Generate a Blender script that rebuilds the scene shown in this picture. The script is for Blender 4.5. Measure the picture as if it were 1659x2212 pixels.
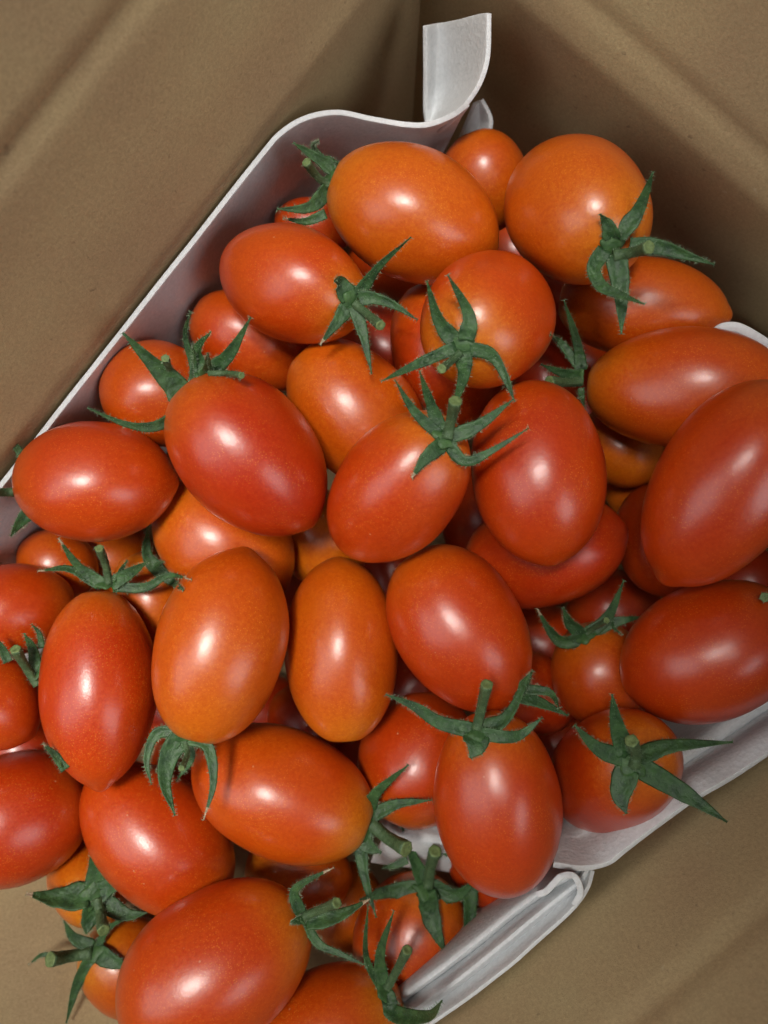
import bpy, math, random
import numpy as np
from mathutils import Vector, noise
from mathutils.bvhtree import BVHTree
random.seed(7)
S = 0.01                      # all lengths below are centimetres; S turns them into metres
CAMZ = 17.0                   # camera height over the top of the heap
CX, CY, F = 829.5, 1106.0, 1779.0   # photo measurements were taken on a 1659 x 2212 print

# ------------------------------------------------------------------ camera, world, lamps
scene = bpy.context.scene
for o in list(bpy.data.objects): bpy.data.objects.remove(o)
cam_d = bpy.data.cameras.new('camera'); cam = bpy.data.objects.new('camera', cam_d)
scene.collection.objects.link(cam); scene.camera = cam
cam.location = (0, 0, CAMZ*S)
cam_d.sensor_fit = 'HORIZONTAL'; cam_d.sensor_width = 36
cam_d.lens = 36*F/1659.0
cam_d.clip_start = 0.005; cam_d.clip_end = 20
cam_d.dof.use_dof = True; cam_d.dof.focus_distance = 16.4*S; cam_d.dof.aperture_fstop = 19
world = bpy.data.worlds.new('World'); scene.world = world; world.use_nodes = True
bg = world.node_tree.nodes['Background']
bg.inputs[0].default_value = (0.98, 0.98, 1.0, 1); bg.inputs[1].default_value = 0.05
def lamp(name, x, y, z, w, h, power, col, rot=0):
    d = bpy.data.lights.new(name, 'AREA'); d.shape = 'RECTANGLE'
    d.size = w*S; d.size_y = h*S; d.energy = power; d.color = col
    o = bpy.data.objects.new(name, d); scene.collection.objects.link(o)
    o.location = (x*S, y*S, z*S)
    dirv = Vector((0, 0, 0)) - Vector((x, y, z))
    o.rotation_euler = dirv.to_track_quat('-Z', 'Y').to_euler()
    o.rotation_euler.rotate_axis('Z', rot)
    return o
def spot(name, pos, aim, reach, radius, power, col, blend=.75):
    """an added spot lamp with a narrow cone: lights a round patch of the given reach (cm) at the heap"""
    d = bpy.data.lights.new(name, 'SPOT'); d.energy = power; d.color = col; d.shadow_soft_size = radius*S
    o = bpy.data.objects.new(name, d); scene.collection.objects.link(o)
    v = Vector(aim)-Vector(pos)
    o.location = tuple(c*S for c in pos); o.rotation_euler = v.to_track_quat('-Z', 'Y').to_euler()
    d.spot_size = 2*math.atan(reach/v.length); d.spot_blend = blend
    return o
spot('added_spot_left', (-16, 8, 62), (-6.2, -4.2, 0), 10.5, 7.5, 20, (1, .97, .90), .6)  # overhead light; added cone edge stands in for a blocker's shade at right centre
spot('added_spot_top', (-3, 18, 64), (1.6, 7.6, 0), 8.8, 6.5, 16, (1, .97, .91), .65)  # second added cone, it too stops short to leave right centre dim
spot('added_fill_low', (6, -2, 62), (6.0, -11.0, 0), 8.0, 5, 3.2, (1, .97, .91))  # added fill for the lower right wall and foam
lamp('added_fill_left', -58, -14, 62, 45, 60, 2.0, (.96, .98, 1))  # added soft lamp to brighten the right-hand walls, no window stands there
lamp('added_fill_right', 56, -36, 62, 34, 52, 2.2, (.98, .98, 1))  # added broad side lamp: sheens on skins, lifts left wall and its foam
vs = scene.view_settings
vs.view_transform = 'Standard'; vs.look = 'None'; vs.gamma = 1; vs.exposure = 0.0
vs.use_curve_mapping = False

# ------------------------------------------------------------------ helpers
COL = scene.collection
def P(px, py, z=0.0):
    d = CAMZ - z
    return Vector(((px-CX)/F*d, -(py-CY)/F*d, z))
def mesh_obj(name, verts, faces, mats, parent=None, smooth=True, origin=(0,0,0), face_mat=None):
    me = bpy.data.meshes.new(name)
    ox, oy, oz = origin
    me.from_pydata([((v[0]-ox)*S, (v[1]-oy)*S, (v[2]-oz)*S) for v in verts], [], faces)
    for m in (mats if isinstance(mats, (list, tuple)) else [mats]): me.materials.append(m)
    if face_mat: me.polygons.foreach_set('material_index', face_mat)
    me.polygons.foreach_set('use_smooth', [smooth]*len(me.polygons))
    me.update()
    o = bpy.data.objects.new(name, me); COL.objects.link(o)
    if parent is not None:
        o.parent = parent; o.location = [(origin[i]*S - parent_world(parent)[i]) for i in range(3)]
    else: o.location = (ox*S, oy*S, oz*S)
    return o
def parent_world(p):
    v = [0,0,0]
    while p is not None:
        for i in range(3): v[i] += p.location[i]
        p = p.parent
    return v
def tag(o, label=None, cat=None, group=None, kind=None):
    if label: o['label'] = label
    if cat: o['category'] = cat
    if group: o['group'] = group
    if kind: o['kind'] = kind
    return o
def empty(name, p):
    o = bpy.data.objects.new(name, None); COL.objects.link(o)
    o.location = (p[0]*S, p[1]*S, p[2]*S); o.empty_display_size = .005
    return o
def new_mat(name):
    m = bpy.data.materials.new(name); m.use_nodes = True
    nt = m.node_tree; b = nt.nodes['Principled BSDF']
    return m, nt, b, nt.nodes, nt.links
def ramp(nodes, links, src, stops):
    r = nodes.new('ShaderNodeValToRGB'); links.new(src, r.inputs[0])
    e = r.color_ramp.elements
    while len(e) < len(stops): e.new(0.5)
    for i, (p, c) in enumerate(stops): e[i].position = p; e[i].color = (*c, 1)
    return r
def math_n(nodes, links, op, a, b=None, c=None):
    n = nodes.new('ShaderNodeMath'); n.operation = op
    for i, v in enumerate((a, b, c)):
        if v is None: continue
        if isinstance(v, (int, float)): n.inputs[i].default_value = v
        else: links.new(v, n.inputs[i])
    return n.outputs[0]
def mixc(nodes, links, f, a, b, mode='MIX'):
    n = nodes.new('ShaderNodeMix'); n.data_type = 'RGBA'; n.blend_type = mode
    for s, v in ((0, f), (6, a), (7, b)):
        if isinstance(v, (int, float)): n.inputs[s].default_value = v
        elif isinstance(v, tuple): n.inputs[s].default_value = (*v, 1)
        else: links.new(v, n.inputs[s])
    return n.outputs[2]
def tex_noise(nodes, links, vec, scale, detail=3, rough=.5):
    n = nodes.new('ShaderNodeTexNoise'); n.inputs['Scale'].default_value = scale
    n.inputs['Detail'].default_value = detail; n.inputs['Roughness'].default_value = rough
    links.new(vec, n.inputs['Vector']); return n.outputs['Fac']

# ------------------------------------------------------------------ materials
def tomato_material():
    m, nt, b, N, L = new_mat('tomato_skin')
    tc = N.new('ShaderNodeTexCoord')
    at = N.new('ShaderNodeAttribute'); at.attribute_type = 'OBJECT'; at.attribute_name = 'ripeness_shade'
    ax = N.new('ShaderNodeAttribute'); ax.attribute_type = 'GEOMETRY'; ax.attribute_name = 'along'
    at2 = N.new('ShaderNodeAttribute'); at2.attribute_type = 'OBJECT'; at2.attribute_name = 'shoulder'
    geo = N.new('ShaderNodeNewGeometry')
    pos = geo.outputs['Position']
    big = tex_noise(N, L, pos, 45, 2)
    # ripeness: 0 deep red, 1 orange, lowered where shade is painted into the skin; the shoulder near the stalk stays yellower
    t = math_n(N, L, 'MULTIPLY_ADD', big, .5, -.25)
    t = math_n(N, L, 'ADD', t, at.outputs['Fac'])
    base = ramp(N, L, t, [(0, (.37, .018, .0012)), (.35, (.47, .046, .001)), (.7, (.49, .082, .0015)), (1, (.50, .130, .002))])
    sh = math_n(N, L, 'SUBTRACT', 1.0, ax.outputs['Fac'])
    sh = math_n(N, L, 'MULTIPLY_ADD', big, .25, sh)
    mr = N.new('ShaderNodeMapRange'); L.new(sh, mr.inputs[0])
    mr.inputs[1].default_value = .80; mr.inputs[2].default_value = 1.2; mr.interpolation_type = 'SMOOTHSTEP'
    shf = math_n(N, L, 'MULTIPLY', mr.outputs[0], at2.outputs['Fac'])
    col = mixc(N, L, shf, base.outputs[0], (.60, .20, .008))
    # fine pale flecks under the skin
    vor = N.new('ShaderNodeTexVoronoi'); vor.inputs['Scale'].default_value = 2100; L.new(pos, vor.inputs['Vector'])
    dots = ramp(N, L, vor.outputs['Distance'], [(.0, (1,1,1)), (.34, (0,0,0))])
    patch = tex_noise(N, L, pos, 130, 2)
    pr = ramp(N, L, patch, [(.38, (.12,.12,.12)), (.62, (1,1,1))])
    dd = math_n(N, L, 'MULTIPLY', dots.outputs[0], pr.outputs[0])
    dd = math_n(N, L, 'MULTIPLY', dd, .55)
    col = mixc(N, L, dd, col, (.74, .26, .03))
    v2 = N.new('ShaderNodeTexVoronoi'); v2.inputs['Scale'].default_value = 130; L.new(pos, v2.inputs['Vector'])
    sc = ramp(N, L, v2.outputs['Distance'], [(.018, (1,1,1)), (.035, (0,0,0))])
    col = mixc(N, L, math_n(N, L, 'MULTIPLY', sc.outputs[0], .4), col, (.62, .36, .20))
    fine = tex_noise(N, L, pos, 1300, 3, .75)
    fr = ramp(N, L, fine, [(.3, (.84,.62,.6)), (.7, (1.12,1.32,1.3))])
    col = mixc(N, L, .75, col, fr.outputs[0], 'MULTIPLY')
    L.new(col, b.inputs['Base Color'])
    b.inputs['Subsurface Weight'].default_value = .12
    b.inputs['Subsurface Radius'].default_value = (1.0, .25, .08)
    b.inputs['Subsurface Scale'].default_value = .003
    rr = math_n(N, L, 'MULTIPLY_ADD', fine, .18, .27)
    L.new(rr, b.inputs['Roughness'])
    b.inputs['IOR'].default_value = 1.5
    b.inputs['Specular IOR Level'].default_value = .45
    b.inputs['Coat Weight'].default_value = .5; b.inputs['Coat Roughness'].default_value = .25; b.inputs['Coat IOR'].default_value = 1.45
    bump = N.new('ShaderNodeBump'); bump.inputs['Strength'].default_value = .22; bump.inputs['Distance'].default_value = .00015
    n1 = tex_noise(N, L, pos, 1100, 4, .65)
    L.new(n1, bump.inputs['Height']); L.new(bump.outputs[0], b.inputs['Normal']); L.new(bump.outputs[0], b.inputs['Coat Normal'])
    return m
M_TOM = tomato_material()
def simple_mat(name, c1, c2, scale, rough, bumpd=.0002, bs=.4, sss=0, detail=4):
    m, nt, b, N, L = new_mat(name)
    g = N.new('ShaderNodeNewGeometry').outputs['Position']
    n = tex_noise(N, L, g, scale, detail, .65)
    r = ramp(N, L, n, [(.3, c1), (.7, c2)])
    L.new(r.outputs[0], b.inputs['Base Color']); b.inputs['Roughness'].default_value = rough
    bump = N.new('ShaderNodeBump'); bump.inputs['Strength'].default_value = bs; bump.inputs['Distance'].default_value = bumpd
    L.new(tex_noise(N, L, g, scale*2.2, 3), bump.inputs['Height']); L.new(bump.outputs[0], b.inputs['Normal'])
    if sss:
        b.inputs['Subsurface Weight'].default_value = sss; b.inputs['Subsurface Radius'].default_value = (.5, 1, .3)
        b.inputs['Subsurface Scale'].default_value = .0006
    return m
M_SEPAL = simple_mat('sepal_green', (.009, .036, .010), (.046, .112, .030), 420, .55, .0004, .9, .1)
M_HUB = simple_mat('calyx_centre_green', (.020, .060, .017), (.066, .14, .04), 500, .55, .0003, .8, .1)
M_STEM = simple_mat('stalk_green', (.026, .060, .020), (.078, .135, .055), 900, .6, .0003, .8)
M_CUT = simple_mat('cut_stalk', (.06, .10, .03), (.17, .23, .08), 1500, .6)
M_DRY = simple_mat('dry_tip', (.22, .16, .09), (.48, .38, .26), 1500, .7)
M_HAIR = simple_mat('leaf_hair', (.13, .20, .11), (.24, .32, .20), 900, .5)
M_TIP = simple_mat('blossom_scar', (.30, .12, .03), (.5, .3, .12), 1500, .6)
def foam_material():
    m, nt, b, N, L = new_mat('white_packing_foam')
    g = N.new('ShaderNodeNewGeometry').outputs['Position']
    n = tex_noise(N, L, g, 900, 4, .75)
    r = ramp(N, L, n, [(.25, (.56, .57, .58)), (.75, (.72, .73, .74))])
    L.new(r.outputs[0], b.inputs['Base Color'])
    v = N.new('ShaderNodeTexVoronoi'); v.inputs['Scale'].default_value = 1100; L.new(g, v.inputs['Vector'])
    vr = ramp(N, L, v.outputs['Distance'], [(0, (.30,.30,.30)), (.35, (.8,.8,.8))])
    L.new(vr.outputs[0], b.inputs['Roughness'])
    bump = N.new('ShaderNodeBump'); bump.inputs['Strength'].default_value = .45; bump.inputs['Distance'].default_value = .0002
    add = math_n(N, L, 'ADD', v.outputs['Distance'], n)
    L.new(add, bump.inputs['Height']); L.new(bump.outputs[0], b.inputs['Normal'])
    b.inputs['Subsurface Weight'].default_value = .35
    b.inputs['Subsurface Radius'].default_value = (1, .9, .85); b.inputs['Subsurface Scale'].default_value = .003
    return m
M_FOAM = foam_material()
def card_material():
    m, nt, b, N, L = new_mat('kraft_cardboard')
    g = N.new('ShaderNodeNewGeometry').outputs['Position']
    n = tex_noise(N, L, g, 26, 3, .5)
    r = ramp(N, L, n, [(.3, (.375, .268, .148)), (.55, (.415, .312, .166)), (.75, (.43, .345, .184))])
    fib = tex_noise(N, L, g, 1500, 6, .8)
    fr = ramp(N, L, fib, [(.28, (.66,.64,.61)), (.72, (1.22,1.23,1.25))])
    col = mixc(N, L, .75, r.outputs[0], fr.outputs[0], 'MULTIPLY')
    sp = tex_noise(N, L, g, 420, 2, .5)
    dk = ramp(N, L, sp, [(.70, (0,0,0)), (.76, (1,1,1))])
    col = mixc(N, L, math_n(N, L, 'MULTIPLY', dk.outputs[0], .4), col, (.12, .08, .05))
    sp2 = tex_noise(N, L, g, 330, 2, .5)
    lt = ramp(N, L, sp2, [(.74, (0,0,0)), (.78, (1,1,1))])
    col = mixc(N, L, math_n(N, L, 'MULTIPLY', lt.outputs[0], .45), col, (.5, .42, .28))
    L.new(col, b.inputs['Base Color']); b.inputs['Roughness'].default_value = .7
    b.inputs['Specular IOR Level'].default_value = .3
    bump = N.new('ShaderNodeBump'); bump.inputs['Strength'].default_value = .5; bump.inputs['Distance'].default_value = .0003
    L.new(fib, bump.inputs['Height']); L.new(bump.outputs[0], b.inputs['Normal'])
    return m
M_CARD = card_material()

# ------------------------------------------------------------------ the cardboard box
NA = Vector((-.785, .619, 0)); NB = Vector((.642, .767, 0)); NC = Vector((.643, -.766, 0)); ND = Vector((-.60, -.80, 0))
WALLS = {'A': (NA, 6.88, .377), 'B': (NB, 9.9, .33), 'C': (NC, 8.95, .33), 'D': (ND, 16.2, .331)}
def flare(z, s): return s*z if z > 0 else (1.0 if s == .331 else .02)*z
def corner(w1, w2, z):
    n1, d1, s1 = WALLS[w1]; n2, d2, s2 = WALLS[w2]
    a = d1+flare(z, s1); b = d2+flare(z, s2); det = n1.x*n2.y-n1.y*n2.x
    return Vector(((a*n2.y-b*n1.y)/det, (n1.x*b-n2.x*a)/det, z))
ZB, ZT = -11.0, 7.5
box = empty('cardboard_box', (0, 0, ZB))
tag(box, 'brown kraft cardboard box with flaring walls holding the heap of tomatoes', 'cardboard box')
def wall(w, prev, nxt, creases):
    n = WALLS[w][0]; nu, nv = 90, 110
    verts = []
    for layer in (0, 1):
        for j in range(nv+1):
            z = ZB+(ZT-ZB)*j/nv
            p0 = corner(prev, w, z); p1 = corner(w, nxt, z)
            for i in range(nu+1):
                u = i/nu; p = p0.lerp(p1, u)
                e = min(u, 1-u)*22; e = min(1, e)
                q = .022*noise.noise(Vector((p.x*.16, p.y*.16, z*.45+3*ord(w)))) + .004*math.sin(z*3.1+.8*noise.noise(p*.12)*3)
                for cz, cd in creases:
                    zz = z-cz-.25*noise.noise(Vector((p.x*.1, p.y*.1, ord(w))))
                    q += cd*math.exp(-(zz/.17)**2) + .10*max(0, zz)*(1 if cd > 0 else 0)
                p = p + n*(q*e + (.32 if layer else 0))
                verts.append(p)
    R = nu+1; off = R*(nv+1); faces = []
    for j in range(nv):
        for i in range(nu):
            a = j*R+i
            faces.append((a, a+1, a+R+1, a+R)); faces.append((off+a, off+a+R, off+a+R+1, off+a+1))
    for i in range(nu):
        a = nv*R+i; faces.append((a, a+1, off+a+1, off+a))
    o = mesh_obj('side_panel', verts, faces, M_CARD, box)
wall('A', 'D', 'B', [(3.6, .12)])
wall('B', 'A', 'C', [(.8, .08)])
wall('C', 'B', 'D', [(2.4, .09)])
wall('D', 'C', 'A', [(1.6, .15)])
cs = [corner(a, b, ZB) for a, b in (('A','B'), ('B','C'), ('C','D'), ('D','A'))]
cs = [c*1.03 for c in cs]
vb = [Vector((c.x, c.y, ZB+.02)) for c in cs] + [Vector((c.x, c.y, ZB-.35)) for c in cs]
mesh_obj('bottom_panel', vb, [(3,2,1,0), (4,5,6,7), (0,1,5,4), (1,2,6,5), (2,3,7,6), (3,0,4,7)], M_CARD, box, smooth=False)
table = mesh_obj('table_top', [(-120,-120,ZB-.4), (120,-120,ZB-.4), (120,120,ZB-.4), (-120,120,ZB-.4)], [(0,1,2,3)],
    simple_mat('grey_table', (.22,.21,.20), (.28,.27,.26), 60, .6), smooth=False)
tag(table, kind='structure')

# ------------------------------------------------------------------ foam sheets
def sheet_rows(name, rows, parent, thick=.13, res=10, wob=.03, seed=0):
    """rows of (px,py,z) points, lofted with Catmull-Rom both ways and given thickness"""
    def cr(p, n):
        p = [Vector(q) for q in p]
        p = [p[0]*2-p[1]] + p + [p[-1]*2-p[-2]]
        out = []
        for i in range(1, len(p)-2):
            for k in range(n):
                t = k/n
                out.append(.5*((2*p[i]) + (-p[i-1]+p[i+1])*t + (2*p[i-1]-5*p[i]+4*p[i+1]-p[i+2])*t*t + (-p[i-1]+3*p[i]-3*p[i+1]+p[i+2])*t**3))
        out.append(p[-2]); return out
    R1 = [cr(r, res) for r in rows]
    cols = [cr([r[i] for r in R1], 6) for i in range(len(R1[0]))]
    nu = len(cols); nv = len(cols[0]); verts = []
    for c in cols:
        for q in c:
            p = P(q.x, q.y, q.z)
            verts.append(p + Vector((1,1,1))*wob*noise.noise(p*.9+Vector((seed,0,0))))
    faces = [(i*nv+j, i*nv+j+1, (i+1)*nv+j+1, (i+1)*nv+j) for i in range(nu-1) for j in range(nv-1)]
    o = mesh_obj(name, verts, faces, M_FOAM, parent)
    m = o.modifiers.new('thickness', 'SOLIDIFY'); m.thickness = thick*S; m.offset = 0
    bv = o.modifiers.new('soft_edge', 'BEVEL'); bv.width = thick*.33*S; bv.segments = 3; bv.limit_method = 'ANGLE'; bv.angle_limit = math.radians(50)
    return o
fl = empty('foam_sheet', P(300, 800, -3))
tag(fl, 'white foam sheet lining the upper left wall, its end curling up in the corner', 'foam sheet', 'white foam lining sheets')
rim = [(-190,1292,.45), (-90,1165,.5), (0,1050,.5), (140,872,.5), (270,707,.5), (410,530,.5), (560,340,.5), (608,285,.5), (660,255,.4), (730,245,.2), (800,257,.05), (870,268,0), (925,268,.1), (975,250,.4), (1012,224,.8)]
mid = [(-130,1330,-.35), (-30,1225,-.35), (60,1100,-.35), (190,925,-.35), (320,760,-.35), (455,585,-.35), (605,395,-.35), (655,340,-.35), (700,310,-.35), (755,295,-.35), (815,300,-.35), (872,303,-.5), (920,300,-.7), (958,285,-.4), (985,265,.1)]
bot = [(30,1480,-4.5), (110,1370,-4.5), (190,1210,-4.5), (310,1040,-4.5), (430,880,-4.5), (560,700,-4.5), (700,540,-4.5), (740,500,-4.2), (780,480,-4), (820,465,-4), (850,450,-3.8), (880,430,-3.6), (905,415,-3.4), (925,400,-3), (935,385,-2.6)]
dz = lambda row, k: [(x, y, z+k) for x, y, z in row]
mid = [(a[0]*.45+b[0]*.55, a[1]*.45+b[1]*.55, b[2]-.15) for a, b in zip(rim, mid)]
mids = []
for a, b in zip(mid, bot): mids.append((a[0]*.62+b[0]*.38, a[1]*.62+b[1]*.38, a[2]*.55+b[2]*.45))
rim, mid, mids, bot = [dz(q, -.9) for q in (rim, mid, mids, bot)]
sheet_rows('sheet', [rim, mid, mids, bot], fl, .11)
tab = [[(918,300,-1.5), (935,292,-1.1), (960,275,-.3), (1000,236,.55)],
       [(917,215,-1.0), (945,215,-1.35), (990,205,-.4), (1036,182,.95)],
       [(917,140,-.5), (945,138,-.9), (1000,130,-.1), (1055,120,1.15)],
       [(918,55,0), (950,49,-.35), (1000,40,.3), (1057,29,1.25)]]
sheet_rows('corner_flap', [dz(q, -.9) for q in tab], fl, .10, 8, .03, 4)
lob = [[(960,370,-3), (990,372,-2.8), (1030,350,-2.6)], [(985,315,-2), (1020,320,-2.1), (1056,292,-1.7)],
       [(1005,270,-1.6), (1035,270,-1.9), (1061,255,-1.5)], [(1025,225,-1.3), (1033,220,-1.4), (1042,215,-1.3)]]
sheet_rows('folded_lobe', [dz(q, -.9) for q in lob], fl, .10, 6, .02, 8)

f2 = empty('foam_sheet', P(1400, 1850, -3))
tag(f2, 'white foam sheet against the lower right wall behind the star calyx tomato', 'foam sheet', 'white foam lining sheets')
r0 = [(1850,1480,.5), (1740,1575,.45), (1655,1632,.4), (1575,1684,.35), (1500,1728,.3), (1420,1785,.2), (1350,1838,.1), (1312,1866,0), (1255,1876,0), (1195,1868,0)]
r1 = [(1835,1440,.1), (1725,1535,0), (1640,1592,0), (1560,1645,-.1), (1485,1690,-.1), (1405,1745,-.2), (1340,1795,-.3), (1302,1828,-.4), (1255,1850,-.4), (1200,1846,-.4)]
r2 = [(1820,1410,-.7), (1710,1500,-.8), (1625,1560,-.9), (1545,1612,-.9), (1470,1660,-.9), (1390,1715,-.9), (1325,1765,-.9), (1290,1795,-.9), (1250,1820,-.9), (1200,1820,-.9)]
r3 = [(1800,1390,-.9), (1690,1475,-1), (1605,1530,-1), (1525,1585,-1), (1450,1635,-1), (1370,1690,-1), (1310,1740,-1.2), (1275,1765,-1.3), (1235,1790,-1.5), (1190,1790,-1.6)]
r4 = [(1720,1330,-3.8), (1620,1400,-3.8), (1540,1450,-3.8), (1460,1500,-3.8), (1390,1550,-3.8), (1330,1600,-3.8), (1270,1660,-3.8), (1240,1690,-3.8), (1210,1710,-3.8), (1170,1710,-3.8)]
sheet_rows('sheet', [r0, r1, r2, r3, r4], f2, .12, 8)

f3 = empty('foam_sheet', P(1100, 2050, -3))
tag(f3, 'pleated white foam sheet with a curled end, below the hanging oval tomato', 'foam sheet', 'white foam lining sheets')
o0 = [(1284,1880,-.1), (1264,1925,0), (1225,1975,.1), (1150,2045,.2), (1050,2125,.1), (930,2215,-.3), (830,2295,-1.3), (700,2400,-2.2)]
def off(row, d, z): return [(x-d*w_*.67, y-d*w_*.74, zz+z*w_) for (x, y, zz), w_ in zip(row, (.30, .55, .85, 1, 1, 1, 1, 1))]
sheet_rows('sheet', [o0, off(o0, 32, -.55), off(o0, 47, -.33), off(o0, 73, -1.0), off(o0, 87, -.78), off(o0, 114, -1.7), off(o0, 150, -4.5)], f3, .075, 8, .11, 12)
def ribbon(name, path, parent, depth, thick, seed=0):
    top = path; bt = [(x, y, z-depth) for x, y, z in path]
    md = [(x, y, z-depth*.5) for x, y, z in path]
    return sheet_rows(name, [top, md, bt], parent, thick, 8, .02, seed)
ribbon('curled_end', [(1160,1932,.45), (1180,1925,.5), (1198,1907,.5), (1213,1893,.5), (1236,1890,.45), (1250,1905,.4), (1254,1930,.3), (1240,1955,.2)], f3, 1.8, .13, 3)
sheet_rows('inner_fold', [[(820,1770,-2.4), (880,1780,-2.0), (960,1790,-2.2)], [(825,1810,-2.0), (890,1815,-1.7), (970,1830,-2.0)], [(800,1860,-3.2), (890,1870,-3.2), (980,1880,-3.2)]], f3, .1, 6, .05, 6)

f4 = empty('foam_sheet', P(1600, 730, -3))
tag(f4, 'rounded white foam edge showing above the oval tomato at the right edge', 'foam sheet', 'white foam lining sheets')
ribbon('sheet', [(1540,722,-.5), (1560,709,-.4), (1590,708,-.35), (1625,724,-.3), (1665,752,-.3), (1740,820,-.3), (1830,900,-.3)], f4, 4, .2, 2)

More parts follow.
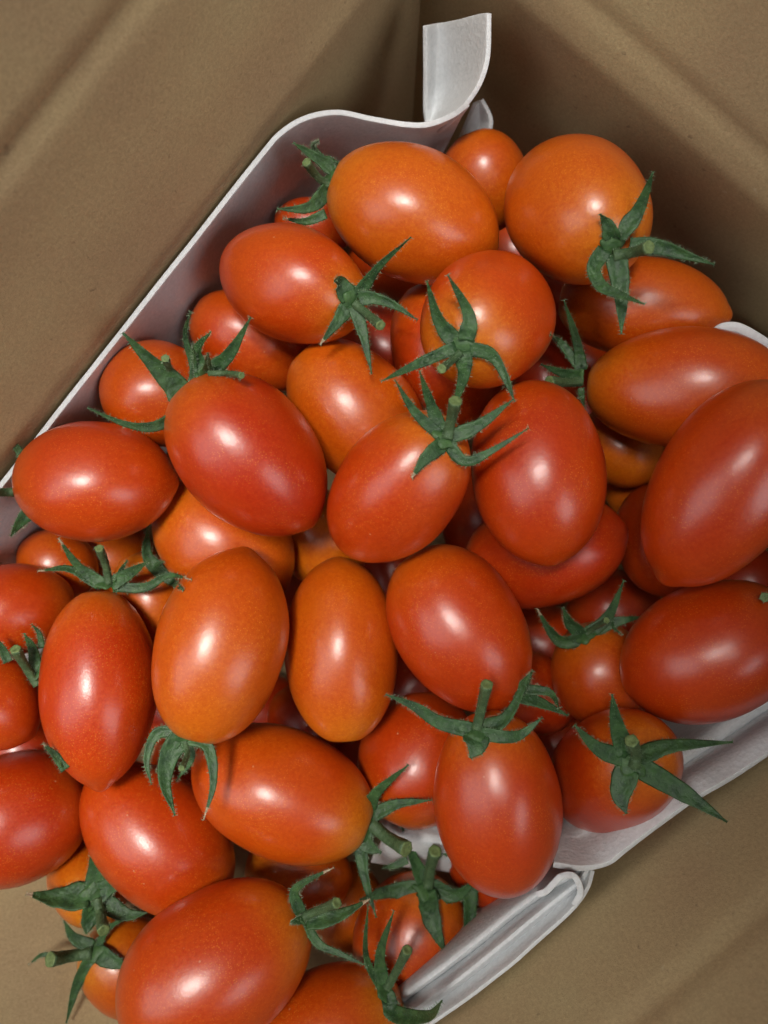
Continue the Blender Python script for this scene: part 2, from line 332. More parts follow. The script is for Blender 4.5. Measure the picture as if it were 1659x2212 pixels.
# ------------------------------------------------------------------ tomatoes: where they lie
# id: (cx, cy, semi-long, semi-short, direction of the tip in degrees (y down), tilt (>0 stalk end up), order in the heap, ripeness, shoulder, tip sharpness, label)
G = 'tomatoes heaped in the box'
T = {  # right-hand fruit are set redder and darker, shade put into their colour
 1: (893,467,196,142, 27,  0, 9.1,.75,.45,.1,'large plain orange oval tomato nearest the curled foam, stalk at its left end'),
 2: (1244,455,163,157,219, 50, 9.3,.66,.6,.0,'big round orange tomato at upper right, its stalk pointing at the brown wall'),
 3: (1048,392,112, 95, 85,  0, 7.6,.62,.2,.0,'small orange tomato tucked at the top between the two big orange ones'),
 4: (632,614,168,122,203, 28, 9.0,.42,.7,.2,'egg shaped red orange tomato below the large plain orange one, with a broken brown stalk'),
 5: (1053,692,153,142,-45, 58, 9.5,.34,.6,.0,'round red orange tomato in the upper middle with long sepals reaching up over it'),
 6: (1385,665,186,108,  3,  0, 8.2,.62,.4,.5,'long orange tomato against the right wall with a leaf shadow across it'),
 7: (1478,838,222,130, -2,  0, 9.2,.52,.4,.2,'oblong orange tomato lying level near the right edge, stalk at its left'),
 8: (1566,1050,250,158,125, 0, 9.9,.22,.2,.5,'large dark red tomato cut by the right photo edge, pointed tip at lower left'),
 9: (1162,1020,200,148, 82,-12, 9.4,.24,.2,.12,'dark orange upright tomato right of centre with its tip facing the dark gap'),
 10:(857,1057,186,130,130, 26, 9.8,.30,.5,.1,'red tomato at the centre slanting down left with a thick upright green stalk'),
 11:(537,985,206,146, 46,  0, 9.6,.18,.3,.2,'bright red tomato left of centre with a broad green sepal at its upper left'),
 12:(208,1040,178,128,  1,-14, 9.0,.30,.2,.4,'red oval tomato by the left foam with a nippled tip pointing right'),
 13:(344,852,126,114,200, 10, 8.2,.54,.5,.0,'round orange tomato half hidden under a long curling sepal by the left foam'),
 14:(545,738,145, 98, 30,  0, 7.0,.35,.2,.0,'shaded red tomato under the egg shaped one beside the foam'),
 15:(775,900,188,126, 50,  0, 8.3,.68,.3,.0,'smooth brownish orange tomato with a long streak of light behind the centre tomato'),
 16:(968,765,165,118, 72,  0, 7.7,.32,.3,.0,'red tomato wedged behind the round one in the upper middle'),
 17:(835,760,115, 95, 30,  0, 6.0,.15,.1,.0,'dark red tomato deep below the broken stalk'),
 18:(485,1172,168,128, 38,  0, 7.8,.62,.5,.0,'speckled orange tomato under the bright red two highlight one'),
 19:(695,1165,115, 95, 60,  0, 7.0,.85,.9,.0,'yellowish orange tomato showing in a small gap left of the centre tomato'),
 20:(1175,1190,178,120,-14,-15, 7.5,.14,.1,.2,'dark red tomato lying crosswise under the upright one right of centre'),
 21:(1430,1165,125,105, 80,  0, 6.9,.2,.1,.0,'dark shaded tomato squeezed behind the tip of the large right edge tomato'),
 22:(1530,1408,202,152,162,  0, 9.0,.22,.2,.0,'wide dark red tomato at the right edge above the lower foam sheet'),
 23:(1300,1458,118,108, 65, 20, 7.2,.38,.3,.0,'small brown orange tomato in shade with a drooping calyx on top'),
 24:(478,1392,216,142,-74,  0, 9.3,.66,.3,.4,'orange speckled tomato standing with its point up and sepals hanging below it'),
 25:(738,1402,201,121,-92,  0, 9.0,.70,.7,.0,'orange barrel shaped tomato just below the centre, yellower at its lower end'),
 26:(993,1357,196,140, 58,  0, 9.1,.26,.3,.0,'plain brownish red tomato below the centre, slanting down to the hanging oval one'),
 27:(214,1483,223,127, 91,  0, 8.7,.26,.4,.6,'tall red tomato at left with a green crown on top and a pointed lower tip'),
 28:(25,1318,146, 98,170,  0, 8.0,.24,.3,.0,'red tomato at the left edge above the drooping dark calyx'),
 29:(-25,1515,122,110, 38,  0, 8.2,.36,.3,.3,'half seen orange red tomato at the left edge with a blunt corner tip'),
 30:(30,1768,180,142,150,  0, 7.6,.18,.3,.0,'large bright red tomato at the left edge over cardboard, sepal poking from its top'),
 31:(338,1808,196,142,226,  0, 8.0,.28,.3,.2,'red tomato under the pointed tip of the tall one, two soft highlights'),
 32:(610,1712,205,146,202,  5, 8.4,.50,.8,.1,'glossy orange red tomato low in the middle, yellow flecks near its right stalk end'),
 33:(905,1640,150,128,-75,  0, 7.5,.3,.4,.0,'shaded red tomato half behind the hanging oval one'),
 34:(1075,1735,204,139, 82, 24, 9.3,.26,.4,.0,'hanging oval red tomato at lower right with an upright stalk and sepals like a cap'),
 35:(1322,1668,150,133,150, 62, 8.6,.22,.5,.0,'round red tomato on foam with a star calyx, one long sepal over the cardboard'),
 36:(467,2085,236,168,140,  6, 9.2,.40,.7,.0,'biggest red orange tomato at the bottom edge with a single round highlight'),
 37:(193,1890,104, 98,-105, 55, 7.0,.7,.7,.0,'small orange tomato at lower left under a wide flat green star'),
 38:(292,2090,122,116, 24, 20, 6.8,.68,.8,.0,'orange tomato at the bottom left partly behind the biggest one, its thin sepal trailing down'),
 39:(705,2232,190,145,148,  8, 8.4,.50,.9,.0,'tomato cut by the bottom edge with a yellow shoulder under a forked calyx'),
 40:(885,2025,148,122,106, 30, 7.2,.42,.7,.0,'round orange red tomato at the bottom beside the pleated foam, crossed by a star calyx'),
 41:(645,1885,118, 95, 10,  0, 6.3,.65,.5,.0,'shaded orange tomato just under the glossy low middle one'),
 42:(745,1960,105, 80,100,  0, 5.6,.8,.8,.0,'dim yellowish tomato in the gap between the two bottom calyxes'),
 43:(1065,1840,125,105, 80,  0, 6.5,.2,.2,.0,'dark tomato whose lower rim shows beneath the hanging oval one'),
 45:(125,1220, 92, 76,200,  0, 7.0,.55,.3,.0,'small orange tomato between the left foam and the red oval one'),
 46:(245,1215,105, 90,  0,  0, 6.6,.7,.3,.0,'shaded orange tomato right behind the stalk of the tall left one'),
 47:(335,1300,115, 85, 60,  0, 7.2,.72,.4,.0,'orange tomato filling the gap between the tall left one and the point up one'),
 48:(1340,965,100, 85, 40,  0, 6.9,.75,.3,.0,'brownish tomato in the dark gap below the level oblong one'),
 49:(1400,1045,100, 80,-30,  0, 6.3,.72,.2,.0,'very dark brown tomato deepest in the gap left of the large right edge one'),
 54:(680,490, 90, 62,  8,  0, 6.9,.2,.1,.0,'sliver of red tomato below the sepals of the large plain orange one'),
 57:(70,1628,125,100, 20,  0, 6.6,.15,.2,.0,'shaded red tomato in the gap between the two cut tomatoes at the left edge'),
 55:(1470,1575,140, 95, 10,  0, 6.0,.15,.1,.0,'nearly black red tomato under the wide dark one by the foam'),
 52:(1150,1500,100, 85, 40, 10, 6.0,.15,.1,.0,'dark tomato below the crosswise one, its calyx reaching toward the foam side'),
}
deep = [(560,1540,115,95,'dark tomato deep in the slit between the point up one and the barrel shaped one'),
 (660,1560,90,80,'dark tomato deep in the slot above the glossy low middle one'),
 (880,1490,110,90,'almost black tomato in the gap between the barrel shaped one and the brownish slanting one'),
 (1160,1390,110,95,'almost black tomato in the hollow below the crosswise one, left of the drooping calyx'),
 (285,1955,95,80,'dark tomato in the slit right of the flat green star at lower left'),
 (700,2070,120,95,'dark tomato in the gap right of the biggest bottom tomato'),
 (1240,760,90,75,'dark tomato under the sepals at the stalk of the level oblong one'),
 (1050,1110,120,95,'dark tomato in the gap between the centre one and the upright one right of it'),
 (860,560,110,90,'dark tomato in the black gap right of the broken stalk'),
 (1110,560,110,90,'dark tomato in the gap where the two big orange ones meet'),
 (380,1520,110,90,'dark tomato in the slit between the tall left one and the point up one'),
 (1330,1320,110,90,'dark tomato behind the drooping calyx in the right hand hollow'),
 (850,1240,110,90,'dark tomato in the notch below the lower tip of the centre one'),
 (1200,1610,110,85,'dark tomato between the hanging oval one and the star calyx one'),
 (960,1960,100,85,'dark tomato deep beside the pleated foam below the hanging oval one'),
 (1230,880,100,85,'dark tomato in the slit between the upright one and the level oblong one'),
 (1600,1270,110,90,'dark tomato in the slit under the large one at the right edge'),
 (80,1620,110,90,'dark tomato in the slit left of the tall one with the pointed tip'),
 (520,1885,95,110,'dark tomato in the slit right of the red one under the pointed tip'),
 (1205,640,90,85,'dark tomato in the gap right of the round one with long sepals'),
 (1175,825,85,75,'dark tomato in the notch between the round one and the upright one'),
 (745,1640,100,90,'dark tomato just under the lower end of the barrel shaped one'),
 (640,1315,75,100,'dark tomato in the slit left of the barrel shaped one'),
 (420,1660,120,95,'dark red tomato behind the hanging sepals below the point up one')]
for i, (x, y, a, b, lb) in enumerate(deep):
    T[100+i] = (x, y, a, b, (i*67) % 360, 0, 3.0+.25*(i % 3), .05+.06*(i % 5), .2, 0, lb)  # filler fruit, coloured darker so the gap shade is partly painted in

# silhouette ellipse -> ellipsoid at unit depth
def ray(px, py): return np.array([(px-CX)/F, -(py-CY)/F, -1.0])
TT = {}
for k, (cx, cy, A, B, th, tilt, order, ripe_shade, shd, tip, lab) in T.items():
    c = ray(cx, cy); d = c/np.linalg.norm(c)
    pts = []
    th_r = math.radians(th)
    for q in range(48):
        a = 2*math.pi*q/48
        ex = A*math.cos(a); ey = B*math.sin(a)
        r = ray(cx+ex*math.cos(th_r)-ey*math.sin(th_r), cy+ex*math.sin(th_r)+ey*math.cos(th_r))
        t = np.dot(c, d)/np.dot(r, d); pts.append(r*t-c)
    pts = np.array(pts); cov = pts.T@pts/48*2
    w, v = np.linalg.eigh(cov)
    A3 = math.sqrt(w[2]); B3 = math.sqrt(w[1]); u = v[:, 2]
    rt = ray(cx+A*math.cos(th_r), cy+A*math.sin(th_r)); want = rt*(np.dot(c, d)/np.dot(rt, d))-c
    if A/B < 1.12:      # nearly round: keep the measured direction
        u = want/np.linalg.norm(want)
    if np.dot(u, want) < 0: u = -u
    tl = math.radians(abs(tilt)); rho = A3/B3
    e = math.sqrt(max(rho**2-math.sin(tl)**2, .01))/math.cos(tl)
    e = min(1.75, max(1.1, e))
    ax = math.cos(tl)*u + math.sin(tl)*(d if tilt > 0 else -d)
    s2 = np.cross(ax, np.cross(d, u)); s2 /= np.linalg.norm(s2); s3 = np.cross(ax, s2)
    TT[k] = dict(c=c, ax=ax, s2=s2, s3=s3, a=e*B3, b=B3, L=order, box=(cx-A-20, cx+A+20, cy-A-20, cy+A+20))
def hits(t, rays):
    """near and far ray parameters (depth units) of unit-depth ellipsoid"""
    M = np.stack([t['ax']/t['a'], t['s2']/t['b'], t['s3']/t['b']])
    r = rays@M.T; c = M@t['c']
    a = (r*r).sum(1); b = r@c; cc = c@c-1
    disc = b*b-a*cc; ok = disc > 0; s = np.sqrt(np.where(ok, disc, 0))
    return ok, (b-s)/a, (b+s)/a
cons = []
ks = sorted(TT, key=lambda k: TT[k]['L'])
for i, j_ in enumerate(ks):
    for k in ks[i+1:]:
        a, b = TT[j_], TT[k]       # b in front of a
        x0 = max(a['box'][0], b['box'][0]); x1 = min(a['box'][1], b['box'][1])
        y0 = max(a['box'][2], b['box'][2]); y1 = min(a['box'][3], b['box'][3])
        if x0 >= x1 or y0 >= y1: continue
        gx, gy = np.meshgrid(np.arange(x0, x1, 7), np.arange(y0, y1, 7))
        R = np.stack([(gx.ravel()-CX)/F, -(gy.ravel()-CY)/F, -np.ones(gx.size)], 1)
        oa, na, fa = hits(a, R); ob, nb, fb = hits(b, R)
        ok = oa & ob
        if ok.sum() < 2: continue
        cons.append((j_, k, float((na[ok]/fb[ok]).min()), float((na[ok]/nb[ok]).min())))
dep = {k: 17-(TT[k]['L']-9.4)*1.15 for k in TT}
tol = .22
for it in range(400):
    mx = 0
    for ja, kb, q, qn in cons:
        lim = min(dep[ja]*q+tol, dep[ja]*qn-.06)
        v = dep[kb]-lim
        if v > 0:
            mx = max(mx, v); dep[kb] -= v*.3; dep[ja] += v*.5
    if mx < .01: break
    if it < 250:
        for k in dep: dep[k] += .03*((17-(TT[k]['L']-9.4)*1.15)-dep[k])
print('solver', it, round(mx, 3), 'depth range', round(min(dep.values()), 2), round(max(dep.values()), 2))

# ------------------------------------------------------------------ tomato bodies
def fruit_verts(t, d, seed, tip):
    NR, NS = 44, 48
    rnd = random.Random(seed)
    blunt = rnd.uniform(2.0, 2.2); taper = rnd.uniform(1.85, 2.1)-.25*tip
    lob = rnd.uniform(.004, .012); ph = rnd.uniform(0, 6); bend = rnd.uniform(-.03, .03)
    c = t['c']*d; ax = t['ax']*t['a']*d; s2 = t['s2']*t['b']*d; s3 = t['s3']*t['b']*d
    verts = []; along = []
    for i in range(NR+1):
        u = -math.cos(math.pi*i/NR)
        if u < 0: r = (1-abs(u)**blunt)**(1/2.05) if abs(u) < 1 else 0
        else: r = (1-abs(u)**taper)**(1/(1.95-.2*tip)) if abs(u) < 1 else 0
        x = u
        if u < -.96: x = u + .035*((-u-.96)/.04)**1.5     # dimple at the stalk
        if u > .96: x = u + (.012+.05*tip)*((u-.96)/.04)**1.3   # small nipple at the tip
        r *= 1+.02*math.sin(2.2*u+ph)
        for j in range(NS):
            a = 2*math.pi*j/NS
            q = 1+lob*math.cos(3*a+ph)+lob*.8*math.cos(5*a+2*ph)*(1-abs(u))
            pp = Vector((u*1.3+seed, math.cos(a), math.sin(a)))
            q *= 1+.028*noise.noise(pp*1.1)
            v = c + ax*x + s2*(r*q*math.cos(a)+bend*(1-u*u)) + s3*(r*q*math.sin(a))
            verts.append((v[0], v[1], v[2]+CAMZ)); along.append((u+1)/2)
            if i in (0, NR): break
    faces = []
    def idx(i, j):
        if i == 0: return 0
        if i == NR: return 1+(NR-1)*NS
        return 1+(i-1)*NS+j % NS
    for i in range(NR):
        for j in range(NS):
            if i == 0: faces.append((idx(0,0), idx(1,j+1), idx(1,j)))
            elif i == NR-1: faces.append((idx(i,j), idx(i,j+1), idx(NR,0)))
            else: faces.append((idx(i,j), idx(i,j+1), idx(i+1,j+1), idx(i+1,j)))
    return verts, faces, along
GEO = {}
for k, t in TT.items():
    GEO[k] = fruit_verts(t, dep[k], k, T[k][9])
BV = {k: BVHTree.FromPolygons([Vector(v) for v in g[0]], g[1]) for k, g in GEO.items()}
CAM = Vector((0, 0, CAMZ))
if 0:
    cnt = {}
    for gx in range(0, 1659, 9):
        for gy in range(0, 2212, 9):
            rr = Vector(((gx-CX)/F, -(gy-CY)/F, -1)).normalized(); bd = 1e9; bk = None
            for k, bv in BV.items():
                bb = TT[k]['box']
                if not (bb[0] < gx < bb[1] and bb[2] < gy < bb[3]): continue
                h = bv.ray_cast(CAM, rr)
                if h[0] is not None and h[3] < bd: bd = h[3]; bk = k
            if bk: cnt.setdefault(bk, []).append((gx, gy))
    for k in sorted(TT):
        c_ = cnt.get(k, []); print('VIS', k, len(c_), [round(float(q)) for q in np.mean(c_, 0)] if c_ else '', round(17-dep[k], 2))
def surf_z(px, py, skip=()):
    r = Vector(((px-CX)/F, -(py-CY)/F, -1)).normalized(); best = -99
    for k, bv in BV.items():
        if k in skip: continue
        b = TT[k]['box']
        if not (b[0] < px < b[1] and b[2] < py < b[3]): continue
        h = bv.ray_cast(CAM, r)
        if h[0] is not None: best = max(best, h[0].z)
    return best

# ------------------------------------------------------------------ calyxes
# tomato id: (hub, hub_px_radius, hidden_behind_own, stalk path, stalk width, [ (sepal points, width px, lift of tip in cm, dry tip) ])
K = {
 1: ((712,388),20,True, [(712,402),(685,382),(662,350)],20, [([(722,368),(690,345),(633,308)],24,.5,0), ([(706,350),(680,322),(677,312),(689,304)],8,.6,0), ([(708,408),(668,447),(598,452)],24,.3,0), ([(704,462),(660,478),(612,471)],15,-.3,1), ([(722,372),(708,345),(733,352)],16,.1,0)]),
 2: ((1322,530),24,False, [(1325,552),(1365,546),(1402,534)],28, [([(1335,515),(1378,457),(1411,371)],28,.9,0), ([(1322,515),(1314,486),(1296,462)],26,.5,0), ([(1360,533),(1420,533),(1478,550),(1543,571)],26,.2,0), ([(1305,540),(1282,580),(1300,620),(1345,640),(1393,657)],24,.8,0), ([(1330,550),(1341,633),(1342,722)],32,.2,0)]),
 4: ((762,645),22,False, [(765,655),(795,680),(822,703)],22, [([(755,645),(735,612),(722,606)],30,.75,0), ([(770,640),(790,612),(823,570),(888,512)],20,1.0,0), ([(775,645),(805,643),(850,658),(902,691)],22,.3,0), ([(755,655),(728,695),(691,745)],24,.1,1), ([(765,660),(785,725),(803,808)],20,.0,0)]),
 5: ((995,748),26,False, [(995,762),(972,782),(954,797)],20, [([(985,740),(948,690),(922,606)],26,.7,0), ([(1005,735),(1012,680),(967,593)],26,.9,0), ([(985,750),(900,788),(823,824)],20,.4,0), ([(1005,752),(1060,765),(1092,815),(1112,868)],22,.2,0), ([(1000,760),(1002,810),(978,885)],26,.6,0)]),
 7: ((1252,812),16,True, [(1256,823),(1225,826),(1186,824)],24, [([(1256,800),(1245,734),(1218,648)],17,.9,0), ([(1252,795),(1215,745),(1188,722)],15,.2,0), ([(1254,812),(1215,805),(1168,787)],20,.5,0), ([(1254,838),(1262,885)],10,-.3,0)]),
 10:((962,945),26,False, [(966,948),(974,910),(984,866)],28, [([(950,940),(895,888),(853,820)],18,.6,0), ([(955,935),(930,870),(906,800)],22,.7,0), ([(970,945),(1035,918),(1110,862)],24,.4,0), ([(968,960),(1005,996),(1060,975),(1142,925)],19,.3,0), ([(955,958),(918,990),(889,1032)],26,.25,1)]),
 11:((399,858),22,True, [(380,820),(366,798),(357,774)],18, [([(402,868),(375,828),(331,785),(265,718)],42,.9,0), ([(402,862),(380,896),(330,921),(270,915),(189,881)],22,.9,0), ([(405,855),(418,800),(400,724),(412,673)],13,1.0,0)]),
 12:((36,1030),12,True, [(30,1063),(-30,1064)],22, [([(50,990),(30,962),(-8,966)],13,.4,0), ([(60,1108),(42,1130),(23,1158)],20,-.2,0)]),
 13:((442,806),18,False, [(452,807),(485,806),(522,811)],15, [([(450,803),(495,765),(542,685)],24,.8,0), ([(438,800),(428,755),(456,716)],20,.7,0), ([(446,806),(448,790),(449,762)],18,.9,0), ([(425,815),(421,775),(416,738)],6,.6,0)]),
 22:((1690,1290),14,True, [(1680,1288),(1660,1292),(1652,1290)],20, [([(1690,1290),(1675,1270),(1664,1280)],12,.3,0)]),
 23:((1262,1374),20,False, [(1265,1370),(1285,1355),(1310,1340)],14, [([(1255,1380),(1215,1385),(1185,1355),(1160,1314)],22,.3,1), ([(1258,1370),(1232,1345),(1216,1312)],22,.4,0), ([(1270,1368),(1320,1346),(1388,1332)],24,.3,0), ([(1280,1365),(1318,1325),(1348,1253)],20,.6,0), ([(1322,1310),(1322,1350),(1345,1372)],7,.5,0)]),
 24:((392,1598),20,True, [(400,1600),(405,1628),(392,1660)],14, [([(385,1582),(338,1585),(317,1640),(327,1695)],18,.3,0), ([(392,1590),(366,1630),(356,1690),(378,1762)],34,.5,0), ([(405,1595),(448,1612),(461,1690),(440,1771)],20,.4,1), ([(400,1605),(412,1640),(380,1688)],16,-.2,0), ([(388,1600),(355,1640),(338,1668)],12,-.4,0)]),
 27:((228,1262),18,True, [(236,1262),(228,1220),(214,1184)],19, [([(225,1264),(170,1222),(126,1162)],19,.7,1), ([(215,1266),(150,1230),(81,1234)],16,.4,1), ([(240,1264),(284,1236),(319,1213)],22,.6,0), ([(245,1268),(314,1268),(364,1243),(414,1252)],16,.4,1), ([(252,1258),(262,1230),(275,1210)],12,.2,0)]),
 29:((80,1455),16,False, [(82,1480),(55,1440),(33,1402)],22, [([(78,1462),(72,1405),(52,1368)],20,.4,0), ([(90,1400),(85,1368),(68,1348)],10,.2,0), ([(18,1430),(5,1400),(-12,1375)],14,.3,0)]),
 30:((135,1650),10,True, None,0, [([(142,1662),(118,1630),(92,1606)],14,.3,1)]),
 32:((798,1782),30,True, [(800,1778),(835,1808),(878,1834)],34, [([(792,1770),(810,1715),(882,1652)],24,.9,0), ([(800,1765),(855,1738),(934,1728)],20,.5,0), ([(778,1775),(790,1820),(824,1842)],38,.3,0), ([(778,1810),(788,1890),(813,1982)],22,.4,0)]),
 34:((1030,1580),24,False, [(1030,1575),(1040,1530),(1052,1478)],26, [([(1022,1578),(950,1560),(895,1525),(833,1500)],24,.3,0), ([(1040,1576),(1095,1550),(1146,1455)],26,.6,0), ([(1040,1585),(1115,1590),(1172,1550)],22,.1,0), ([(1028,1585),(1028,1612),(1016,1638)],42,.15,0)]),
 35:((1366,1645),30,False, [(1370,1655),(1374,1630),(1364,1600)],28, [([(1355,1630),(1335,1570),(1322,1499)],32,.4,0), ([(1350,1640),(1290,1615),(1241,1566)],28,.4,0), ([(1380,1635),(1450,1612),(1583,1603)],30,.3,0), ([(1380,1655),(1480,1715),(1571,1776)],34,.5,0), ([(1358,1660),(1342,1715),(1353,1758)],40,.2,0)]),
 36:((652,1980),16,False, [(656,1980),(690,1966),(728,1950)],22, [([(650,1975),(636,1930),(660,1905),(722,1874)],18,.6,1), ([(662,1990),(730,1980),(800,1942)],28,.1,1), ([(660,1995),(690,2040),(740,2062),(795,2088)],14,.3,0), ([(655,1985),(640,1988),(627,1992)],14,.3,0)]),
 37:((208,1934),28,False, [(210,1940),(217,1975),(224,2010)],26, [([(205,1920),(210,1860),(199,1824)],30,.4,0), ([(195,1935),(120,1942),(56,1931)],42,.3,1), ([(215,1928),(245,1912),(275,1912)],28,.2,0), ([(205,1945),(192,1990),(186,2018)],30,.1,0), ([(215,1940),(270,1975),(318,1972)],26,.1,0)]),
 38:((205,2052),22,False, [(200,2058),(150,2066),(108,2073)],30, [([(200,2045),(160,2025),(138,1988)],20,.2,0), ([(130,2072),(92,2062),(62,2084)],9,.1,1), ([(212,2058),(250,2078),(290,2090)],26,.2,0), ([(200,2062),(165,2130),(143,2210)],20,.1,0), ([(212,2045),(235,2005),(298,1970)],12,.4,1)]),
 39:((830,2140),22,False, [(836,2135),(858,2095),(880,2052)],22, [([(825,2138),(790,2065),(795,1953)],13,.6,0), ([(828,2130),(822,2060),(851,1967)],20,.7,0), ([(832,2145),(855,2190),(925,2195),(955,2162)],28,2.6,0)]),
 40:((922,1918),28,False, [(925,1915),(930,1875),(940,1838)],28, [([(915,1905),(893,1855),(866,1782)],22,.4,0), ([(915,1920),(840,1925),(777,1944)],28,.4,0), ([(930,1918),(985,1932),(1030,1900)],30,.4,0), ([(1015,1912),(1012,1990),(997,2073)],24,.2,0), ([(922,1925),(936,1993),(961,2058)],34,.3,0), ([(880,1857),(850,1870),(825,1874)],12,.1,0), ([(930,1850),(950,1832),(966,1850)],24,.2,0)]),
 47:((352,1242),14,False, None,0, [([(352,1242),(318,1200),(320,1133)],22,.3,0), ([(350,1240),(375,1258),(397,1275)],17,.1,0), ([(352,1242),(340,1222),(355,1212)],14,.3,0)]),
 52:((1120,1495),14,False, None,0, [([(1112,1500),(1175,1522),(1228,1546)],22,.3,0), ([(1125,1490),(1186,1496),(1208,1530)],16,.5,0), ([(1120,1495),(1135,1475),(1152,1448)],18,.5,0)]),
}
def cr2(pts, n):
    p = [Vector(q) for q in pts]; p = [p[0]*2-p[1]]+p+[p[-1]*2-p[-2]]; out = []
    for i in range(1, len(p)-2):
        for k in range(n):
            t = k/n
            out.append(.5*((2*p[i])+(-p[i-1]+p[i+1])*t+(2*p[i-1]-5*p[i]+4*p[i+1]-p[i+2])*t*t+(-p[i-1]+3*p[i]-3*p[i+1]+p[i+2])*t**3))
    out.append(p[-2]); return out
def path3d(pts, z0, lift, skip, clear):
    c = cr2([(x, y, 0) for x, y in pts], 9)
    n = len(c); zs = []
    for i, q in enumerate(c):
        s = i/(n-1)
        z = z0 + lift*s*s
        sf = surf_z(q.x, q.y, skip)
        zs.append(max(z, sf+clear*(.5+.5*min(1, s*4))))
    for _ in range(3):   # ease sharp steps upward only
        zs = [max(zs[i], .5*zs[i]+.25*(zs[max(0, i-1)]+zs[min(n-1, i+1)])) for i in range(n)]
    for _ in range(2):
        zs = [.5*zs[i]+.25*(zs[max(0, i-1)]+zs[min(n-1, i+1)]) for i in range(n)]
    return [P(q.x, q.y, zs[i]) for i, q in enumerate(c)]
def hairs(verts, faces, fm, base, nrm, rnd, length):
    """one short tapering hair: a thin triangle"""
    d = (nrm + Vector((rnd.uniform(-.5, .5), rnd.uniform(-.5, .5), rnd.uniform(-.2, .5)))).normalized()
    side = d.cross(Vector((rnd.uniform(-1,1), rnd.uniform(-1,1), rnd.uniform(-1,1)))).normalized()*.004
    k = len(verts); verts += [base-side, base+side, base+d*length]; faces.append((k, k+1, k+2)); fm.append(1)
def sepal_mesh(path, wpx, rnd, dry):
    verts, faces, fm = [], [], []; n = len(path); NR = 12; rings = []
    roll = rnd.uniform(-.35, .35); fold = rnd.uniform(.15, .5); twist = rnd.uniform(-.5, .5)
    w0 = 1.5*wpx/2/F*(CAMZ-path[0].z)
    for i, p in enumerate(path):
        s = i/(n-1)
        tg = (path[min(n-1, i+1)]-path[max(0, i-1)]).normalized()
        up = (CAM-p).normalized(); side = tg.cross(up)
        side = side.normalized() if side.length > 1e-4 else Vector((1,0,0))
        nn = side.cross(tg).normalized()
        a = roll+twist*s; side, nn = side*math.cos(a)+nn*math.sin(a), nn*math.cos(a)-side*math.sin(a)
        w = w0*(.92+.10*math.sin(min(1, s/.3)*math.pi/2)) * max(.06, (1-s**1.5))**.85
        w *= 1+.13*noise.noise(Vector((s*5, wpx, path[0].x)))+.03*noise.noise(Vector((s*17, wpx, path[0].y)))
        th = .028*(1-.5*s)
        ring = []
        for j in range(NR):
            f = 2*math.pi*j/NR; x = w*math.cos(f); y = th*math.sin(f)
            y += fold*abs(x)*.8 - (.014*math.exp(-(x/(w*.22+1e-5))**2) if math.sin(f) > 0 else 0)
            x /= math.sqrt(1+(fold*.3)**2)
            ring.append(len(verts)); verts.append(p+side*x+nn*(y+.012*noise.noise(p*5+Vector((j*.3,0,0)))))
        rings.append(ring)
        if i:
            for j in range(NR):
                faces.append((rings[-2][j], rings[-2][(j+1) % NR], ring[(j+1) % NR], ring[j])); fm.append(2 if dry and s > .9 else 0)
        for q in range(7):
            for sg in (-1, 1):
                if rnd.random() < .45:
                    t2 = rnd.random(); pn = path[min(n-1, i+1)]
                    b = p.lerp(pn, t2)+side*sg*w*.95+nn*(fold*w*.75)
                    hairs(verts, faces, fm, b, side*sg, rnd, rnd.uniform(.025, .075))
        for q in range(3):
            b = p+side*w*rnd.uniform(-.8, .8)+nn*.03
            hairs(verts, faces, fm, b, nn+side*rnd.uniform(-.8, .8), rnd, rnd.uniform(.02, .05))
    faces.append(tuple(reversed(rings[0]))); fm.append(0); faces.append(tuple(rings[-1])); fm.append(0)
    return verts, faces, fm
def stalk_mesh(path, wpx, rnd):
    verts, faces, fm = [], [], []; n = len(path); NR = 14; rings = []
    r0 = .9*wpx/2/F*(CAMZ-path[0].z)
    for i, p in enumerate(path):
        s = i/(n-1); tg = (path[min(n-1, i+1)]-path[max(0, i-1)]).normalized()
        side = tg.cross(Vector((.1, .2, 1))).normalized(); nn = side.cross(tg)
        r = r0*(1.05-.18*math.sin(s*math.pi)+.06*s)
        ring = []
        for j in range(NR):
            f = 2*math.pi*j/NR; rr = r*(1+.07*math.cos(5*f+2)+.06*noise.noise(p*6+Vector((j,0,0))))
            ring.append(len(verts)); verts.append(p+side*rr*math.cos(f)+nn*rr*math.sin(f))
            if rnd.random() < .55:
                d = side*math.cos(f)+nn*math.sin(f); hairs(verts, faces, fm, p+d*rr*.95, d, rnd, rnd.uniform(.03, .08))
        rings.append(ring)
        if i:
            for j in range(NR): faces.append((rings[-2][j], rings[-2][(j+1) % NR], ring[(j+1) % NR], ring[j])); fm.append(0)
    tg = (path[-1]-path[-2]).normalized(); last = rings[-1]
    for sc, ad in ((.82, .012), (.5, -.012)):
        c = path[-1]; nr = []
        for j in last: nr.append(len(verts)); verts.append(c+(verts[j]-c)*sc+tg*ad)
        for j in range(NR): faces.append((last[j], last[(j+1) % NR], nr[(j+1) % NR], nr[j])); fm.append(2)
        last = nr
    faces.append(tuple(last)); fm.append(2); faces.append(tuple(reversed(rings[0]))); fm.append(0)
    return verts, faces, fm
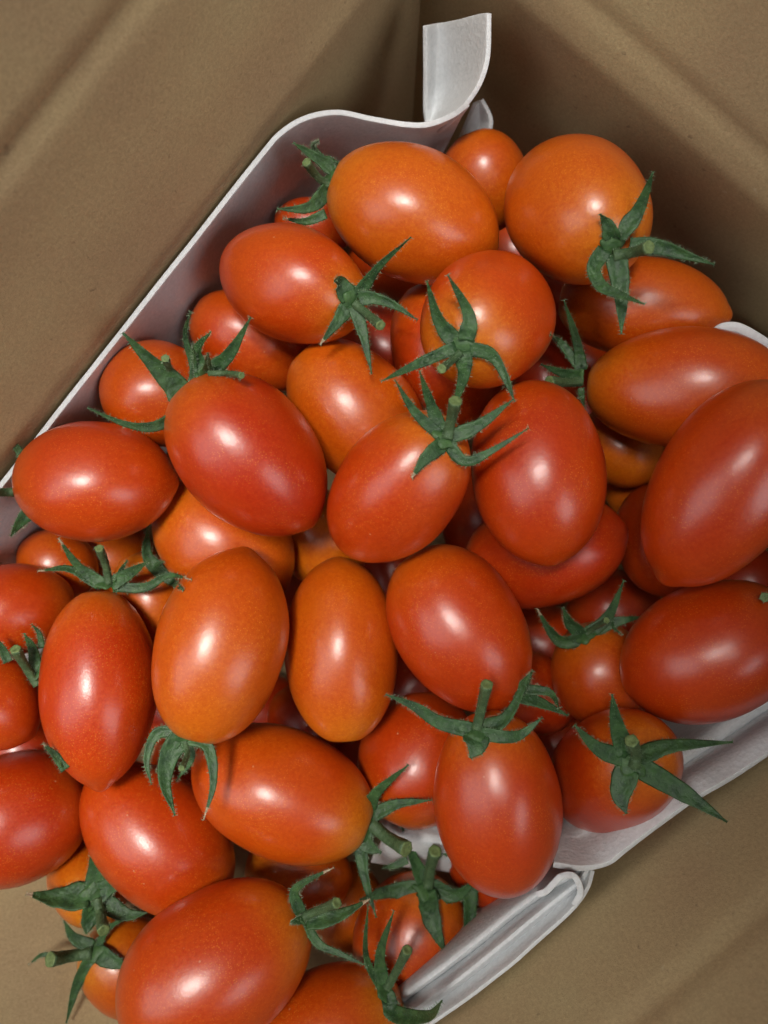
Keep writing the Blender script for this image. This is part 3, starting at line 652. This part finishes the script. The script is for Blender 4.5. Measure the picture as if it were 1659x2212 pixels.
def hub_mesh(c, rpx, nrm, rnd):
    r = rpx/F*(CAMZ-c.z); verts, faces = [], []; NR, NV = 20, 7
    x = nrm.cross(Vector((.3, 1, .1))).normalized(); y = nrm.cross(x)
    for i in range(NV+1):
        a = math.pi*i/NV; rr = math.sin(a)*r; h = math.cos(a)*r*.28
        for j in range(NR):
            f = 2*math.pi*j/NR; q = 1+.16*math.cos(5*f)+.08*noise.noise(Vector((f, i, c.x)))
            verts.append(c+x*rr*q*math.cos(f)+y*rr*q*math.sin(f)+nrm*h)
            if i in (0, NV): break
    def idx(i, j): return 0 if i == 0 else (1+(NV-1)*NR if i == NV else 1+(i-1)*NR+j % NR)
    for i in range(NV):
        for j in range(NR):
            if i == 0: faces.append((0, idx(1, j), idx(1, j+1)))
            elif i == NV-1: faces.append((idx(i, j), idx(NV, 0), idx(i, j+1)))
            else: faces.append((idx(i, j), idx(i+1, j), idx(i+1, j+1), idx(i, j+1)))
    return verts, faces

for k in TT:
    v, f, al = GEO[k]; t = TT[k]; d = dep[k]; c = Vector(t['c']*d)+Vector((0, 0, CAMZ)); c = Vector(c)
    root = empty('tomato', c); tag(root, T[k][10], 'tomato', G)
    fr = mesh_obj('fruit', v, f, M_TOM, root, origin=c)
    fr['ripeness_shade'] = float(T[k][7]+random.uniform(-.04, .04)); fr['shoulder'] = float(T[k][8])
    att = fr.data.attributes.new('along', 'FLOAT', 'POINT'); att.data.foreach_set('value', al)
    tipp = c+Vector(t['ax'])*t['a']*d*(1.0+.012+.05*T[k][9])
    if k < 100:
        axv = Vector(t['ax']); hv, hf = hub_mesh(tipp-axv*.012, 3.2, axv, random)
        mesh_obj('blossom_scar', hv, hf, M_TIP, fr, origin=tipp)
    if k not in K: continue
    hub, hr, hidden, stalk, sw, sepals = K[k]
    skip = ((k,) if hidden else ()) + {40: (34,), 38: (36,), 37: (31,), 32: (34,)}.get(k, ())
    pole = c-Vector(t['ax'])*t['a']*d*.93
    sz = surf_z(hub[0], hub[1], skip)
    z0 = pole.z if hidden else max(sz, -50)
    if z0 < -40: z0 = pole.z
    if hidden: z0 = max(z0, sz+.05)
    z0 += .05
    hc = P(hub[0], hub[1], z0)
    rnd = random.Random(k)
    nrm = (-Vector(t['ax'])*.8+(CAM-hc).normalized()*.5).normalized()
    hv, hf = hub_mesh(hc, hr*1.15, nrm, rnd)
    cal = mesh_obj('calyx', hv, hf, M_HUB, root, origin=hc)
    for pts, wpx, lift, dry in sepals:
        pa = path3d(pts, z0+.02, lift, skip, .07)
        sv, sf_, fm = sepal_mesh(pa, wpx, rnd, dry)
        mesh_obj('sepal', sv, sf_, [M_SEPAL, M_HAIR, M_DRY], cal, origin=hc, face_mat=fm)
    if stalk:
        pa = path3d(stalk, z0+.04, .8, skip, .12+sw/2/F*15)
        sv, sf_, fm = stalk_mesh(pa, sw, rnd)
        mesh_obj('stalk', sv, sf_, [M_STEM, M_HAIR, M_CUT], cal, origin=hc, face_mat=fm)
